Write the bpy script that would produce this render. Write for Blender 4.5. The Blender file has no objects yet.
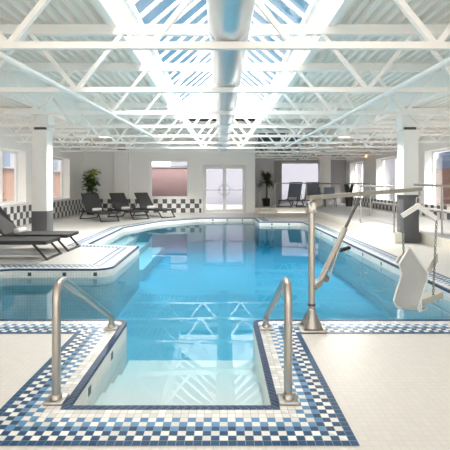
import bpy, bmesh, math, random
from mathutils import Vector, Matrix
from mathutils.geometry import tessellate_polygon
random.seed(7)
PI = math.pi
SC = bpy.context.scene
COL = SC.collection
T = 0.0437            # mosaic tile pitch

# ------------------------------------------------------------------ materials
def new_mat(name):
    m = bpy.data.materials.new(name); m.use_nodes = True
    nt = m.node_tree
    return m, nt, nt.nodes, nt.links

def mat(name, col, rough=0.5, metal=0.0, var=0.0, scale=8.0, bump=0.0, bscale=60.0, spec=0.5, coat=0.0):
    m, nt, N, L = new_mat(name)
    b = N['Principled BSDF']
    b.inputs['Base Color'].default_value = (*col, 1)
    b.inputs['Roughness'].default_value = rough
    b.inputs['Metallic'].default_value = metal
    b.inputs['Specular IOR Level'].default_value = spec
    b.inputs['Coat Weight'].default_value = coat
    tc = N.new('ShaderNodeTexCoord')
    if var > 0:
        nz = N.new('ShaderNodeTexNoise'); nz.inputs['Scale'].default_value = scale
        nz.inputs['Detail'].default_value = 4
        L.new(tc.outputs['Object'], nz.inputs['Vector'])
        mx = N.new('ShaderNodeMix'); mx.data_type = 'RGBA'
        mx.inputs[6].default_value = (*[max(0, c*(1-var)) for c in col], 1)
        mx.inputs[7].default_value = (*[min(1, c*(1+var)) for c in col], 1)
        L.new(nz.outputs['Fac'], mx.inputs[0]); L.new(mx.outputs[2], b.inputs['Base Color'])
    if bump > 0:
        nb = N.new('ShaderNodeTexNoise'); nb.inputs['Scale'].default_value = bscale
        L.new(tc.outputs['Object'], nb.inputs['Vector'])
        bp = N.new('ShaderNodeBump'); bp.inputs['Strength'].default_value = bump
        bp.inputs['Distance'].default_value = 0.01
        L.new(nb.outputs['Fac'], bp.inputs['Height']); L.new(bp.outputs['Normal'], b.inputs['Normal'])
    return m

def math_node(N, L, op, a, b=None, c=None):
    n = N.new('ShaderNodeMath'); n.operation = op
    for i, v in enumerate((a, b, c)):
        if v is None: continue
        if isinstance(v, (int, float)): n.inputs[i].default_value = v
        else: L.new(v, n.inputs[i])
    return n.outputs[0]

def mix_col(N, L, fac, a, b):
    n = N.new('ShaderNodeMix'); n.data_type = 'RGBA'
    if isinstance(fac, (int, float)): n.inputs[0].default_value = fac
    else: L.new(fac, n.inputs[0])
    for i, v in ((6, a), (7, b)):
        if isinstance(v, tuple): n.inputs[i].default_value = (*v, 1)
        else: L.new(v, n.inputs[i])
    return n.outputs[2]

def uv_cells(N, L, src='UV', div=1.0, axes=('X', 'Y')):
    tc = N.new('ShaderNodeTexCoord'); sp = N.new('ShaderNodeSeparateXYZ')
    L.new(tc.outputs[src], sp.inputs[0])
    u = math_node(N, L, 'DIVIDE', sp.outputs[axes[0]], div)
    v = math_node(N, L, 'DIVIDE', sp.outputs[axes[1]], div)
    fu = math_node(N, L, 'FLOOR', u); fv = math_node(N, L, 'FLOOR', v)
    ru = math_node(N, L, 'SUBTRACT', u, fu); rv = math_node(N, L, 'SUBTRACT', v, fv)
    return fu, fv, ru, rv

def grout_mask(N, L, ru, rv, w):
    # 1 inside the joint
    a = math_node(N, L, 'LESS_THAN', ru, w); b = math_node(N, L, 'LESS_THAN', rv, w)
    return math_node(N, L, 'MAXIMUM', a, b)

def cell_noise(N, L, fu, fv):
    cb = N.new('ShaderNodeCombineXYZ'); L.new(fu, cb.inputs[0]); L.new(fv, cb.inputs[1])
    wn = N.new('ShaderNodeTexWhiteNoise'); wn.noise_dimensions = '3D'
    L.new(cb.outputs[0], wn.inputs['Vector'])
    return wn.outputs['Value']

def tile_mat(name, col, grout, w=0.07, src='UV', div=1.0, axes=('X', 'Y'), var=0.06, rough=0.45):
    m, nt, N, L = new_mat(name); b = N['Principled BSDF']
    fu, fv, ru, rv = uv_cells(N, L, src, div, axes)
    wn = cell_noise(N, L, fu, fv)
    c = mix_col(N, L, wn, tuple(x*(1-var) for x in col), tuple(min(1, x*(1+var)) for x in col))
    c = mix_col(N, L, grout_mask(N, L, ru, rv, w), c, grout)
    L.new(c, b.inputs['Base Color']); b.inputs['Roughness'].default_value = rough; b.inputs['Specular IOR Level'].default_value = 0.3
    return m

DARK = (0.010, 0.068, 0.165); LIGHT = (0.105, 0.27, 0.49); WHITE = (0.80, 0.80, 0.78)
def border_mat():
    m, nt, N, L = new_mat('mosaic_border'); b = N['Principled BSDF']
    fu, fv, ru, rv = uv_cells(N, L)
    s = math_node(N, L, 'ADD', fu, fv)
    p = math_node(N, L, 'FLOORED_MODULO', s, 2.0)             # 0 / 1
    def ge(x): return math_node(N, L, 'GREATER_THAN', fv, x-0.5)
    row12 = mix_col(N, L, p, WHITE, DARK)
    row3 = mix_col(N, L, p, LIGHT, DARK)
    row45 = mix_col(N, L, p, LIGHT, WHITE)
    c = mix_col(N, L, ge(1), DARK, row12)
    c = mix_col(N, L, ge(3), c, row3)
    c = mix_col(N, L, ge(4), c, row45)
    c = mix_col(N, L, ge(6), c, WHITE)
    wn = cell_noise(N, L, fu, fv)
    mul = N.new('ShaderNodeMix'); mul.data_type = 'RGBA'; mul.blend_type = 'MULTIPLY'
    mul.inputs[0].default_value = 1.0
    L.new(c, mul.inputs[6])
    g = math_node(N, L, 'MULTIPLY_ADD', wn, 0.30, 0.80)
    cb = N.new('ShaderNodeCombineColor')
    for i in range(3): L.new(g, cb.inputs[i])
    L.new(cb.outputs[0], mul.inputs[7])
    c = mix_col(N, L, grout_mask(N, L, ru, rv, 0.055), mul.outputs[2], (0.32, 0.34, 0.36))
    L.new(c, b.inputs['Base Color']); b.inputs['Roughness'].default_value = 0.4; b.inputs['Specular IOR Level'].default_value = 0.25
    return m

def checker_mat(name, c1, c2, size, axes):
    m, nt, N, L = new_mat(name); b = N['Principled BSDF']
    fu, fv, ru, rv = uv_cells(N, L, 'Object', size, axes)
    p = math_node(N, L, 'FLOORED_MODULO', math_node(N, L, 'ADD', fu, fv), 2.0)
    c = mix_col(N, L, p, c1, c2)
    c = mix_col(N, L, grout_mask(N, L, ru, rv, 0.025), c, (0.6, 0.6, 0.58))
    L.new(c, b.inputs['Base Color']); b.inputs['Roughness'].default_value = 0.3
    return m

def brick_mat(name, c1, c2, mortar, axes='YZ'):
    m, nt, N, L = new_mat(name); b = N['Principled BSDF']
    tc = N.new('ShaderNodeTexCoord'); sp = N.new('ShaderNodeSeparateXYZ'); cb = N.new('ShaderNodeCombineXYZ')
    L.new(tc.outputs['Object'], sp.inputs[0])
    L.new(sp.outputs[axes[0]], cb.inputs[0]); L.new(sp.outputs[axes[1]], cb.inputs[1])
    br = N.new('ShaderNodeTexBrick'); L.new(cb.outputs[0], br.inputs['Vector'])
    br.inputs['Color1'].default_value = (*c1, 1); br.inputs['Color2'].default_value = (*c2, 1)
    br.inputs['Mortar'].default_value = (*mortar, 1); br.inputs['Scale'].default_value = 4.0
    br.inputs['Mortar Size'].default_value = 0.02
    L.new(br.outputs['Color'], b.inputs['Base Color']); b.inputs['Roughness'].default_value = 0.8
    return m

def glass_mat(name, tint=(1, 1, 1), refl=0.10):
    m, nt, N, L = new_mat(name); N.remove(N['Principled BSDF'])
    out = N['Material Output']
    t = N.new('ShaderNodeBsdfTransparent'); t.inputs['Color'].default_value = (*tint, 1)
    g = N.new('ShaderNodeBsdfGlossy'); g.inputs['Roughness'].default_value = 0.03
    lw = N.new('ShaderNodeLayerWeight'); lw.inputs['Blend'].default_value = 0.25
    f = math_node(N, L, 'MULTIPLY', lw.outputs['Fresnel'], refl*5)
    f = math_node(N, L, 'MINIMUM', f, 0.6)
    mx = N.new('ShaderNodeMixShader'); L.new(f, mx.inputs[0]); L.new(t.outputs[0], mx.inputs[1]); L.new(g.outputs[0], mx.inputs[2])
    L.new(mx.outputs[0], out.inputs['Surface'])
    return m

def water_mat():
    m, nt, N, L = new_mat('pool_water'); N.remove(N['Principled BSDF']); out = N['Material Output']
    t = N.new('ShaderNodeBsdfTransparent')
    g = N.new('ShaderNodeBsdfGlossy'); g.inputs['Roughness'].default_value = 0.0
    tc = N.new('ShaderNodeTexCoord')
    nz = N.new('ShaderNodeTexNoise'); nz.inputs['Scale'].default_value = 1.3; nz.inputs['Detail'].default_value = 1.5
    L.new(tc.outputs['Object'], nz.inputs['Vector'])
    bp = N.new('ShaderNodeBump'); bp.inputs['Strength'].default_value = 0.04; bp.inputs['Distance'].default_value = 0.06
    L.new(nz.outputs['Fac'], bp.inputs['Height']); L.new(bp.outputs['Normal'], g.inputs['Normal'])
    fr = N.new('ShaderNodeFresnel'); fr.inputs['IOR'].default_value = 1.33
    L.new(bp.outputs['Normal'], fr.inputs['Normal'])
    mx = N.new('ShaderNodeMixShader'); L.new(fr.outputs[0], mx.inputs[0]); L.new(t.outputs[0], mx.inputs[1]); L.new(g.outputs[0], mx.inputs[2])
    L.new(mx.outputs[0], out.inputs['Surface'])
    va = N.new('ShaderNodeVolumeAbsorption'); va.inputs['Color'].default_value = (0.50, 0.88, 0.965, 1)
    va.inputs['Density'].default_value = 1.0
    L.new(va.outputs[0], out.inputs['Volume'])
    return m

def emit_mat(name, col, s):
    m, nt, N, L = new_mat(name); b = N['Principled BSDF']
    b.inputs['Base Color'].default_value = (*col, 1)
    b.inputs['Emission Color'].default_value = (*col, 1); b.inputs['Emission Strength'].default_value = s
    return m

M = {}
M['wall'] = mat('warm_white_wall_paint', (0.89, 0.88, 0.86), 0.75, var=0.015, scale=2)
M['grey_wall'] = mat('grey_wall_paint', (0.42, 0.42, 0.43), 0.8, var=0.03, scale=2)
M['soft_grey_wall'] = mat('soft_grey_wall_paint', (0.62, 0.62, 0.63), 0.8, var=0.03, scale=2)
M['charcoal'] = mat('charcoal_grey', (0.085, 0.085, 0.09), 0.6, var=0.1)
M['column_grey'] = mat('column_grey_tile', (0.115, 0.117, 0.125), 0.45, var=0.08)
M['steel_white'] = mat('white_painted_steel', (0.89, 0.878, 0.85), 0.5, var=0.015, scale=3)
M['deck_white'] = mat('white_roof_deck', (0.88, 0.835, 0.78), 0.6)
M['frame_white'] = mat('white_window_frame', (0.82, 0.82, 0.82), 0.4, var=0.01)
M['duct'] = mat('painted_duct_metal', (0.60, 0.63, 0.65), 0.28, metal=0.75, var=0.05, scale=3)
M['floor'] = tile_mat('cream_deck_tile', (0.665, 0.645, 0.615), (0.56, 0.54, 0.51), 0.05, 'Object', T, var=0.025, rough=0.38)
M['platform'] = tile_mat('pale_platform_tile', (0.70, 0.69, 0.68), (0.6, 0.59, 0.58), 0.03, 'Object', 0.3, var=0.02, rough=0.4)
M['riser'] = mat('cream_riser', (0.80, 0.76, 0.68), 0.6, var=0.02)
M['border'] = border_mat()
M['lip'] = tile_mat('dark_blue_lip_tile', (0.012, 0.042, 0.115), (0.20, 0.23, 0.28), 0.10, 'UV', 1.0, var=0.25)
M['pool_tile'] = tile_mat('white_pool_wall_tile', (0.78, 0.77, 0.73), (0.50, 0.50, 0.47), 0.07, 'UV', 1.0, var=0.03)
M['pool_floor'] = mat('pool_plaster', (0.31, 0.57, 0.66), 0.7, var=0.03, scale=1.2)
M['step'] = mat('white_step_plaster', (0.70, 0.745, 0.75), 0.7, var=0.02)
M['marker'] = mat('dark_marker_tile', (0.03, 0.06, 0.10), 0.3, var=0.1)
M['water'] = water_mat()
M['chk_x'] = checker_mat('checker_tile_far', (0.80, 0.79, 0.76), (0.085, 0.088, 0.10), 0.207, ('X', 'Z'))
M['chk_y'] = checker_mat('checker_tile_side', (0.80, 0.79, 0.76), (0.085, 0.088, 0.10), 0.207, ('Y', 'Z'))
M['glass'] = glass_mat('clear_glass')
M['sky_glass'] = glass_mat('skylight_glass', (0.97, 0.985, 1.0), 0.02)
M['steel'] = mat('brushed_stainless_steel', (0.47, 0.45, 0.42), 0.32, metal=1.0, var=0.06, scale=20)
M['steel_satin'] = mat('satin_stainless_steel', (0.50, 0.48, 0.44), 0.38, metal=0.9, var=0.05, scale=20)
M['steel_dark'] = mat('dark_steel', (0.12, 0.12, 0.125), 0.4, metal=0.6, var=0.05)
M['chain'] = mat('worn_chain_steel', (0.33, 0.31, 0.28), 0.4, metal=0.8, var=0.1)
M['alu'] = mat('door_aluminium', (0.62, 0.61, 0.59), 0.4, metal=0.3, var=0.02)
M['black'] = mat('black_grip_rubber', (0.02, 0.02, 0.022), 0.6, var=0.1)
M['lounger'] = mat('dark_grey_sling_fabric', (0.055, 0.055, 0.057), 0.8, var=0.15, scale=40, bump=0.3, bscale=400)
M['lounger_frame'] = mat('charcoal_lounger_frame', (0.028, 0.028, 0.030), 0.45, var=0.1)
M['lounger_blue'] = mat('slate_sling_fabric', (0.20, 0.23, 0.28), 0.8, var=0.12, scale=40, bump=0.3, bscale=400)
M['towel'] = mat('white_towel', (0.86, 0.85, 0.83), 0.95, var=0.03, scale=30, bump=0.6, bscale=250)
def open_mesh(name, col, hole):
    m = mat(name, col, 0.85, var=0.05, scale=60); N = m.node_tree.nodes; L = m.node_tree.links
    N['Principled BSDF'].inputs['Alpha'].default_value = 1-hole     # open weave lets light through
    return m
M['mesh'] = open_mesh('pale_mesh_fabric', (0.62, 0.61, 0.585), 0.22)
M['strap'] = mat('white_webbing', (0.90, 0.885, 0.85), 0.8, var=0.03)
M['beige_plastic'] = mat('beige_plastic', (0.58, 0.55, 0.49), 0.5, var=0.03)
M['leaf'] = mat('glossy_leaf', (0.075, 0.13, 0.035), 0.4, var=0.5, scale=9)
M['leaf_new'] = mat('young_leaf', (0.40, 0.48, 0.07), 0.5, var=0.25, scale=9)
M['palm'] = mat('palm_leaf', (0.10, 0.14, 0.06), 0.5, var=0.4, scale=9)
M['snake'] = mat('snake_plant_leaf', (0.055, 0.085, 0.05), 0.45, var=0.45, scale=14)
M['bark'] = mat('brown_stem', (0.12, 0.09, 0.06), 0.8, var=0.2)
M['pot'] = mat('black_planter', (0.03, 0.03, 0.033), 0.45, var=0.1)
M['soil'] = mat('soil', (0.05, 0.035, 0.025), 0.95, var=0.3)
M['brick'] = brick_mat('salmon_brick', (0.40, 0.215, 0.15), (0.34, 0.18, 0.125), (0.38, 0.26, 0.20))
M['brick_pink'] = brick_mat('rose_brick', (0.145, 0.088, 0.090), (0.12, 0.070, 0.075), (0.17, 0.125, 0.127), 'XZ')
M['timber'] = mat('brown_timber', (0.16, 0.085, 0.065), 0.8, var=0.25, scale=6)
M['render'] = mat('pale_render', (0.42, 0.425, 0.48), 0.9, var=0.04, scale=2)
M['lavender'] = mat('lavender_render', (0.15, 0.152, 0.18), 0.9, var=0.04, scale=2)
M['pipe_white'] = mat('gloss_white_pipe', (0.93, 0.92, 0.89), 0.3)
M['slate'] = mat('blue_slate_siding', (0.13, 0.18, 0.28), 0.8, var=0.1, scale=4)
M['paving'] = mat('grey_paving', (0.26, 0.26, 0.275), 0.9, var=0.08, scale=3)
M['window_dark'] = mat('reflective_window', (0.10, 0.16, 0.25), 0.1, var=0.1)
M['bulb'] = emit_mat('lamp_bulb', (1.0, 0.95, 0.86), 6.0)
M['bulb_warm'] = emit_mat('sconce_glow', (1.0, 0.62, 0.25), 1.2)
M['shade'] = mat('white_enamel_shade', (0.86, 0.85, 0.82), 0.35, var=0.01)
M['brass'] = mat('brass', (0.6, 0.42, 0.2), 0.35, metal=1.0, var=0.05)

# ------------------------------------------------------------------ mesh helper
class MB:
    def __init__(s):
        s.v = []; s.f = []; s.uv = {}; s.mi = []; s.sm = []; s.cur = 0
    def add(s, vs, fs, smooth=False, uvs=None):
        o = len(s.v); s.v += [Vector(p) for p in vs]
        for k, f in enumerate(fs):
            if uvs: s.uv[len(s.f)] = uvs[k]
            s.f.append([i+o for i in f]); s.mi.append(s.cur); s.sm.append(smooth)
        return s
    def box(s, a, b):
        x0, y0, z0 = [min(p, q) for p, q in zip(a, b)]; x1, y1, z1 = [max(p, q) for p, q in zip(a, b)]
        v = [(x0,y0,z0),(x1,y0,z0),(x1,y1,z0),(x0,y1,z0),(x0,y0,z1),(x1,y0,z1),(x1,y1,z1),(x0,y1,z1)]
        f = [(0,3,2,1),(4,5,6,7),(0,1,5,4),(1,2,6,5),(2,3,7,6),(3,0,4,7)]
        return s.add(v, f)
    def bbox(s, a, b, r=0.01):
        """box with bevelled edges"""
        bm = bmesh.new(); bmesh.ops.create_cube(bm, size=1.0)
        a = Vector(a); b = Vector(b); c = (a+b)/2; d = b-a
        for v in bm.verts: v.co = Vector((v.co.x*abs(d.x), v.co.y*abs(d.y), v.co.z*abs(d.z)))+c
        bmesh.ops.bevel(bm, geom=bm.edges[:], offset=r, segments=2, affect='EDGES', profile=0.5)
        return s.from_bm(bm, True)
    def from_bm(s, bm, smooth=False):
        bm.verts.index_update()
        s.add([v.co.copy() for v in bm.verts], [[v.index for v in f.verts] for f in bm.faces], smooth)
        bm.free(); return s
    def bar(s, p, q, w, h, up=(0, 0, 1)):
        """rectangular bar from p to q; w sideways, h along up"""
        p = Vector(p); q = Vector(q); d = (q-p).normalized(); u = Vector(up)
        if abs(d.dot(u)) > 0.99: u = Vector((0, 1, 0))
        sd = d.cross(u).normalized(); u = sd.cross(d).normalized()
        v = []
        for e in (p, q):
            for a, b in ((-1,-1),(1,-1),(1,1),(-1,1)): v.append(e+sd*(a*w/2)+u*(b*h/2))
        return s.add(v, [(0,1,2,3),(7,6,5,4),(0,4,5,1),(1,5,6,2),(2,6,7,3),(3,7,4,0)])
    def tube(s, pts, r, n=10, cap=True):
        pts = [Vector(p) for p in pts]; rs = r if isinstance(r, (list, tuple)) else [r]*len(pts)
        d0 = (pts[1]-pts[0]).normalized()
        ref = Vector((0, 0, 1)) if abs(d0.z) < 0.9 else Vector((0, 1, 0))
        x = d0.cross(ref).normalized(); v = []; f = []
        for i, p in enumerate(pts):
            if i == 0: t = d0
            elif i == len(pts)-1: t = (pts[i]-pts[i-1]).normalized()
            else: t = ((pts[i]-pts[i-1]).normalized()+(pts[i+1]-pts[i]).normalized()).normalized()
            x = (x-t*x.dot(t)).normalized(); y = t.cross(x)
            for k in range(n):
                a = 2*PI*k/n; v.append(p+(x*math.cos(a)+y*math.sin(a))*rs[i])
        for i in range(len(pts)-1):
            for k in range(n):
                a = i*n+k; b = i*n+(k+1) % n; f.append((a, b, b+n, a+n))
        s.add(v, f, True)
        if cap:
            s.add(v[:n], [tuple(range(n))[::-1]]); s.add(v[-n:], [tuple(range(n))])
        return s
    def lathe(s, prof, c=(0, 0, 0), n=24, smooth=True):
        c = Vector(c); v = []; f = []
        for r, z in prof:
            for k in range(n):
                a = 2*PI*k/n; v.append(c+Vector((r*math.cos(a), r*math.sin(a), z)))
        for i in range(len(prof)-1):
            for k in range(n):
                a = i*n+k; b = i*n+(k+1) % n; f.append((a, b, b+n, a+n))
        return s.add(v, f, smooth)
    def prism(s, poly, z0, z1):
        n = len(poly); v = [(x, y, z0) for x, y in poly]+[(x, y, z1) for x, y in poly]
        f = [tuple(range(n))[::-1], tuple(range(n, 2*n))]+[(i, (i+1) % n, (i+1) % n+n, i+n) for i in range(n)]
        return s.add(v, f)
    def torus(s, c, R, r, ax_a, ax_b, n=14, m=6, stretch=0.0):
        c = Vector(c); A = Vector(ax_a).normalized(); B = Vector(ax_b).normalized(); Cc = A.cross(B)
        v = []; f = []
        for i in range(n):
            t = 2*PI*i/n; d = A*math.cos(t)+B*math.sin(t)
            o = c+d*R+B*(stretch if math.sin(t) > 0 else -stretch)
            for j in range(m):
                p = 2*PI*j/m; v.append(o+d*(r*math.cos(p))+Cc*(r*math.sin(p)))
        for i in range(n):
            for j in range(m):
                a = i*m+j; b = i*m+(j+1) % m; c2 = ((i+1) % n)*m+(j+1) % m; d2 = ((i+1) % n)*m+j
                f.append((a, b, c2, d2))
        return s.add(v, f, True)
    def build(s, name, mats, parent=None, kind=None, bevel=0):
        me = bpy.data.meshes.new(name)
        off = Vector((0, 0, 0))
        if parent is not None:
            p = parent
            while p is not None: off += p.location; p = p.parent
        me.from_pydata([v-off for v in s.v], [], s.f)
        if not isinstance(mats, (list, tuple)): mats = [mats]
        for m in mats: me.materials.append(m)
        for i, p in enumerate(me.polygons):
            p.material_index = s.mi[i]; p.use_smooth = s.sm[i]
        if s.uv:
            ul = me.uv_layers.new(name='UVMap')
            for i, p in enumerate(me.polygons):
                if i in s.uv:
                    for k, li in enumerate(p.loop_indices): ul.data[li].uv = s.uv[i][k]
        me.update()
        if any(s.sm): me.set_sharp_from_angle(angle=0.7)
        o = bpy.data.objects.new(name, me); COL.objects.link(o)
        if parent is not None: o.parent = parent
        if kind: o['kind'] = kind
        return o

def tag(o, label=None, cat=None, group=None, kind=None):
    if label: o['label'] = label
    if cat: o['category'] = cat
    if group: o['group'] = group
    if kind: o['kind'] = kind
    return o
def thing(name, label, cat, loc=(0, 0, 0), rz=0, group=None):
    o = bpy.data.objects.new(name, None); COL.objects.link(o)
    o.location = loc; o.rotation_euler = (0, 0, rz); o.empty_display_size = 0.1
    return tag(o, label, cat, group)
def setting(name, loc=(0, 0, 0)):
    o = bpy.data.objects.new(name, None); COL.objects.link(o); o.location = loc; o['kind'] = 'structure'
    return o
def copy_tree(o, parent=None):
    c = o.copy(); COL.objects.link(c)
    if parent is not None: c.parent = parent
    for ch in list(o.children): copy_tree(ch, c)
    return c
def arc(c, r, a0, a1, n, ax=(1, 0, 0), ay=(0, 0, 1)):
    c = Vector(c); ax = Vector(ax); ay = Vector(ay)
    return [c+ax*(r*math.cos(a0+(a1-a0)*i/n))+ay*(r*math.sin(a0+(a1-a0)*i/n)) for i in range(n+1)]
def rounded(pts, r, n=6):
    """polyline with filleted corners"""
    pts = [Vector(p) for p in pts]; out = [pts[0]]
    for i in range(1, len(pts)-1):
        a, b, c = pts[i-1], pts[i], pts[i+1]
        d1 = (a-b).normalized(); d2 = (c-b).normalized()
        ang = d1.angle(d2); t = min(r/math.tan(ang/2), (a-b).length*0.49, (c-b).length*0.49)
        p, q = b+d1*t, b+d2*t
        for k in range(n+1):
            s = k/n; out.append(p*(1-s)**2+b*2*s*(1-s)+q*s*s)
    out.append(pts[-1]); return out

# ------------------------------------------------------------------ pool outline
# (x, y, corner radius); counter-clockwise with the water on the left
AL = -0.888; AR = AL+27*T; AF = 2.573
PE = AF + 37*T + 0.0433*0.4
OUT = [(AL, AF, 0), (AR, AF, 0), (AR, PE, 0.10), (2.75, PE, 0.0), (2.75, 15.0, 0.25), (1.26, 15.0, 0.06), (1.22, 16.75, 0.12),
       (-0.7, 16.75, 0.9), (-2.15, 15.35, 1.2), (-2.93, 13.2, 0.5), (-2.88, 9.55, 0.06), (-1.72, 9.2, 0.08), (-1.69, 6.70, 0.28),
       (-3.6, 6.70, 0.5), (-3.6, PE, 0.4), (AL, PE, 0.12)]
def v2(p): return Vector((p[0], p[1]))
def edge_frames(P):
    n = len(P); fr = []
    for i in range(n):
        a = v2(P[i]); b = v2(P[(i+1) % n]); d = (b-a).normalized(); fr.append((a, b, d, Vector((d.y, -d.x))))  # normal points to the deck
    return fr
def offset_poly(P, o):
    """sharp mitred offset towards the deck"""
    fr = edge_frames(P); n = len(P); res = []
    for i in range(n):
        a0, b0, d0, n0 = fr[i-1]; a1, b1, d1, n1 = fr[i]
        p0 = a0+n0*o; p1 = a1+n1*o
        den = d0.x*d1.y-d0.y*d1.x
        if abs(den) < 1e-6: res.append(b0+n0*o)
        else:
            w = p1-p0; t = (w.x*d1.y-w.y*d1.x)/den; res.append(p0+d0*t)
    return res
def fillet_poly(P, o):
    """per-corner point lists of the filleted outline, offset o towards the deck"""
    S = offset_poly(P, o); n = len(P); res = []
    for i in range(n):
        a, b, c = S[i-1], S[i], S[(i+1) % n]; r = P[i][2]
        d1 = (b-a).normalized(); d2 = (c-b).normalized(); cr = d1.x*d2.y-d1.y*d2.x
        if r <= 0: res.append([b.copy()]*1); continue
        rr = r+o if cr > 0 else max(r-o, 0.01)
        ang = math.acos(max(-1, min(1, (-d1).dot(d2)))); t = rr/math.tan(ang/2)
        p = b-d1*t; q = b+d2*t; bis = ((-d1)+d2).normalized(); cen = b+bis*(rr/math.sin(ang/2))
        a0 = math.atan2(p.y-cen.y, p.x-cen.x); a1 = math.atan2(q.y-cen.y, q.x-cen.x); da = a1-a0
        while da > PI: da -= 2*PI
        while da < -PI: da += 2*PI
        k = 8
        res.append([Vector((cen.x+rr*math.cos(a0+da*j/k), cen.y+rr*math.sin(a0+da*j/k))) for j in range(k+1)])
    return res
flat = lambda L: [p for c in L for p in c]
E0 = fillet_poly(OUT, 0.0); E1 = fillet_poly(OUT, T)
edge0 = flat(E0); edge1 = flat(E1)
SB = offset_poly(OUT, 9*T)             # outer edge of the mosaic border
nE = len(edge0); WZ = -0.13; PB = -0.85

# deck with the pool cut out
DX0, DX1, DY0, DY1 = -6.9, 6.9, -6.0, 19.9
outer = [Vector((DX0, DY0, 0)), Vector((DX1, DY0, 0)), Vector((DX1, DY1, 0)), Vector((DX0, DY1, 0))]
hole = [Vector((p.x, p.y, 0)) for p in edge0][::-1]
tri = tessellate_polygon([outer, hole]); allv = outer+hole
m = MB()
fs = []
for t in tri:
    a, b, c = [allv[i] for i in t]
    fs.append(t if (b-a).cross(c-a).z > 0 else t[::-1])
m.add(allv, fs); m.build('floor', M['floor'], kind='structure')

# mosaic border, one flat course per pool side, tile grid in UV
m = MB(); nO = len(OUT); fr = edge_frames(OUT)
for i in range(nO):
    j = (i+1) % nO
    ca, cb = E1[i], E1[j]
    inner = ca[len(ca)//2:]+cb[:len(cb)//2+1]
    A, B = SB[i], SB[j]; d = fr[i][2]; nn = -fr[i][3]
    poly = [A, B]+inner[::-1]
    uv = [(((p-A).dot(d))/T+0.001+100, ((p-A).dot(nn))/T+0.001) for p in poly]
    vs = [Vector((p.x, p.y, 0.0025)) for p in poly]
    tr = tessellate_polygon([vs]); out = []; uo = []
    for t in tr:
        a, b, c = [vs[k] for k in t]
        t = t if (b-a).cross(c-a).z > 0 else t[::-1]
        out.append(t); uo.append([uv[k] for k in t])
    m.add(vs, out, uvs=uo)
m.build('trim_1', M['border'], kind='structure')

# dark blue lip tiles around the edge
m = MB(); acc = 0.0
for i in range(nE):
    j = (i+1) % nE; a, b, c, d = edge0[i], edge0[j], edge1[j], edge1[i]
    ln = (b-a).length; u0, u1 = acc/T, (acc+ln)/T; acc += ln
    if ln < 1e-6: continue
    zt, zb = 0.006, -0.022
    q = [Vector((a.x,a.y,zb)), Vector((b.x,b.y,zb)), Vector((b.x,b.y,zt)), Vector((a.x,a.y,zt)),
         Vector((c.x,c.y,zt)), Vector((d.x,d.y,zt)), Vector((c.x,c.y,0)), Vector((d.x,d.y,0))]
    m.add(q, [(0,1,2,3)[::-1], (3,2,4,5), (5,4,6,7)],
          uvs=[[(u0,.5),(u1,.5),(u1,.95),(u0,.95)][::-1], [(u0,.1),(u1,.1),(u1,1.0),(u0,1.0)], [(u0,.5),(u1,.5),(u1,.9),(u0,.9)]])
m.build('trim_2', M['lip'], kind='structure')

# basin: tiled walls and plaster floor
basin = setting('pool_basin')
m = MB(); acc = 0.0
for i in range(nE):
    j = (i+1) % nE; a, b = edge0[i], edge0[j]; ln = (b-a).length
    u0, u1 = acc/T, (acc+ln)/T; acc += ln
    if ln < 1e-6: continue
    m.add([(a.x,a.y,PB),(b.x,b.y,PB),(b.x,b.y,-0.022),(a.x,a.y,-0.022)], [(0,1,2,3)[::-1]],
          uvs=[[(u0,PB/T),(u1,PB/T),(u1,-0.5),(u0,-0.5)][::-1]])
m.build('pool_wall', M['pool_tile'], basin)
m = MB(); vs = [Vector((p.x, p.y, PB)) for p in edge0]; fs = []
for t in tessellate_polygon([vs]):
    a, b, c = [vs[k] for k in t]; fs.append(t if (b-a).cross(c-a).z > 0 else t[::-1])
m.add(vs, fs); m.build('pool_floor', M['pool_floor'], basin)
m = MB()
for y0, y1, z in ((AF, 3.24, -0.235), (3.24, 3.50, -0.285), (3.50, 3.77, -0.335), (3.77, PE+0.01, -0.39)):
    m.box((AL, y0, PB), (AR, y1, z))
m.build('entry_steps', M['step'], basin)
m = MB()
for x0, x1, z in ((-2.9, -2.55, -0.30), (-2.55, -2.2, -0.45), (-2.2, -1.75, -0.60)):
    m.box((x0, 9.75, PB), (x1, 13.2, z))
m.build('side_steps', M['step'], basin)
def marker(p, n):
    """little dark depth tile set in the white wall course"""
    n = Vector(n).normalized(); s = Vector((-n.y, n.x, 0))*0.028; z = Vector((0, 0, 0.028)); p = Vector(p)+n*0.003
    q = MB(); d = n*0.004
    v = [p-s-z, p+s-z, p+s+z, p-s+z]; v2_ = [k-d for k in v]
    q.add(v+v2_, [(0,1,2,3),(4,7,6,5),(0,4,5,1),(1,5,6,2),(2,6,7,3),(3,7,4,0)]); q.build('depth_marker', M['marker'], basin)
for y in (2.95, 3.55): marker((AL, y, -0.085), (1, 0, 0))
for x in (-2.93, -2.40, -1.93): marker((x, 6.70, -0.075), (0, -1, 0))
for x in (-0.35, 0.2, 0.78): marker((x, 16.75, -0.075), (0, -1, 0))
for x in (1.70, 2.28): marker((x, 15.0, -0.075), (0, -1, 0))
for y in (5.6, 6.6, 7.6, 8.6, 9.6, 10.8, 12.2): marker((2.75, y, -0.075), (-1, 0, 0))
m = MB(); vs = [Vector((p.x, p.y, WZ)) for p in edge0]; fs = []
for t in tessellate_polygon([vs]):
    a, b, c = [vs[k] for k in t]; fs.append(t if (b-a).cross(c-a).z > 0 else t[::-1])
m.add(vs, fs); wt = m.build('pool_water', M['water'])
tag(wt, 'clear blue water filling the indoor pool', 'water', kind='stuff')

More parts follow.
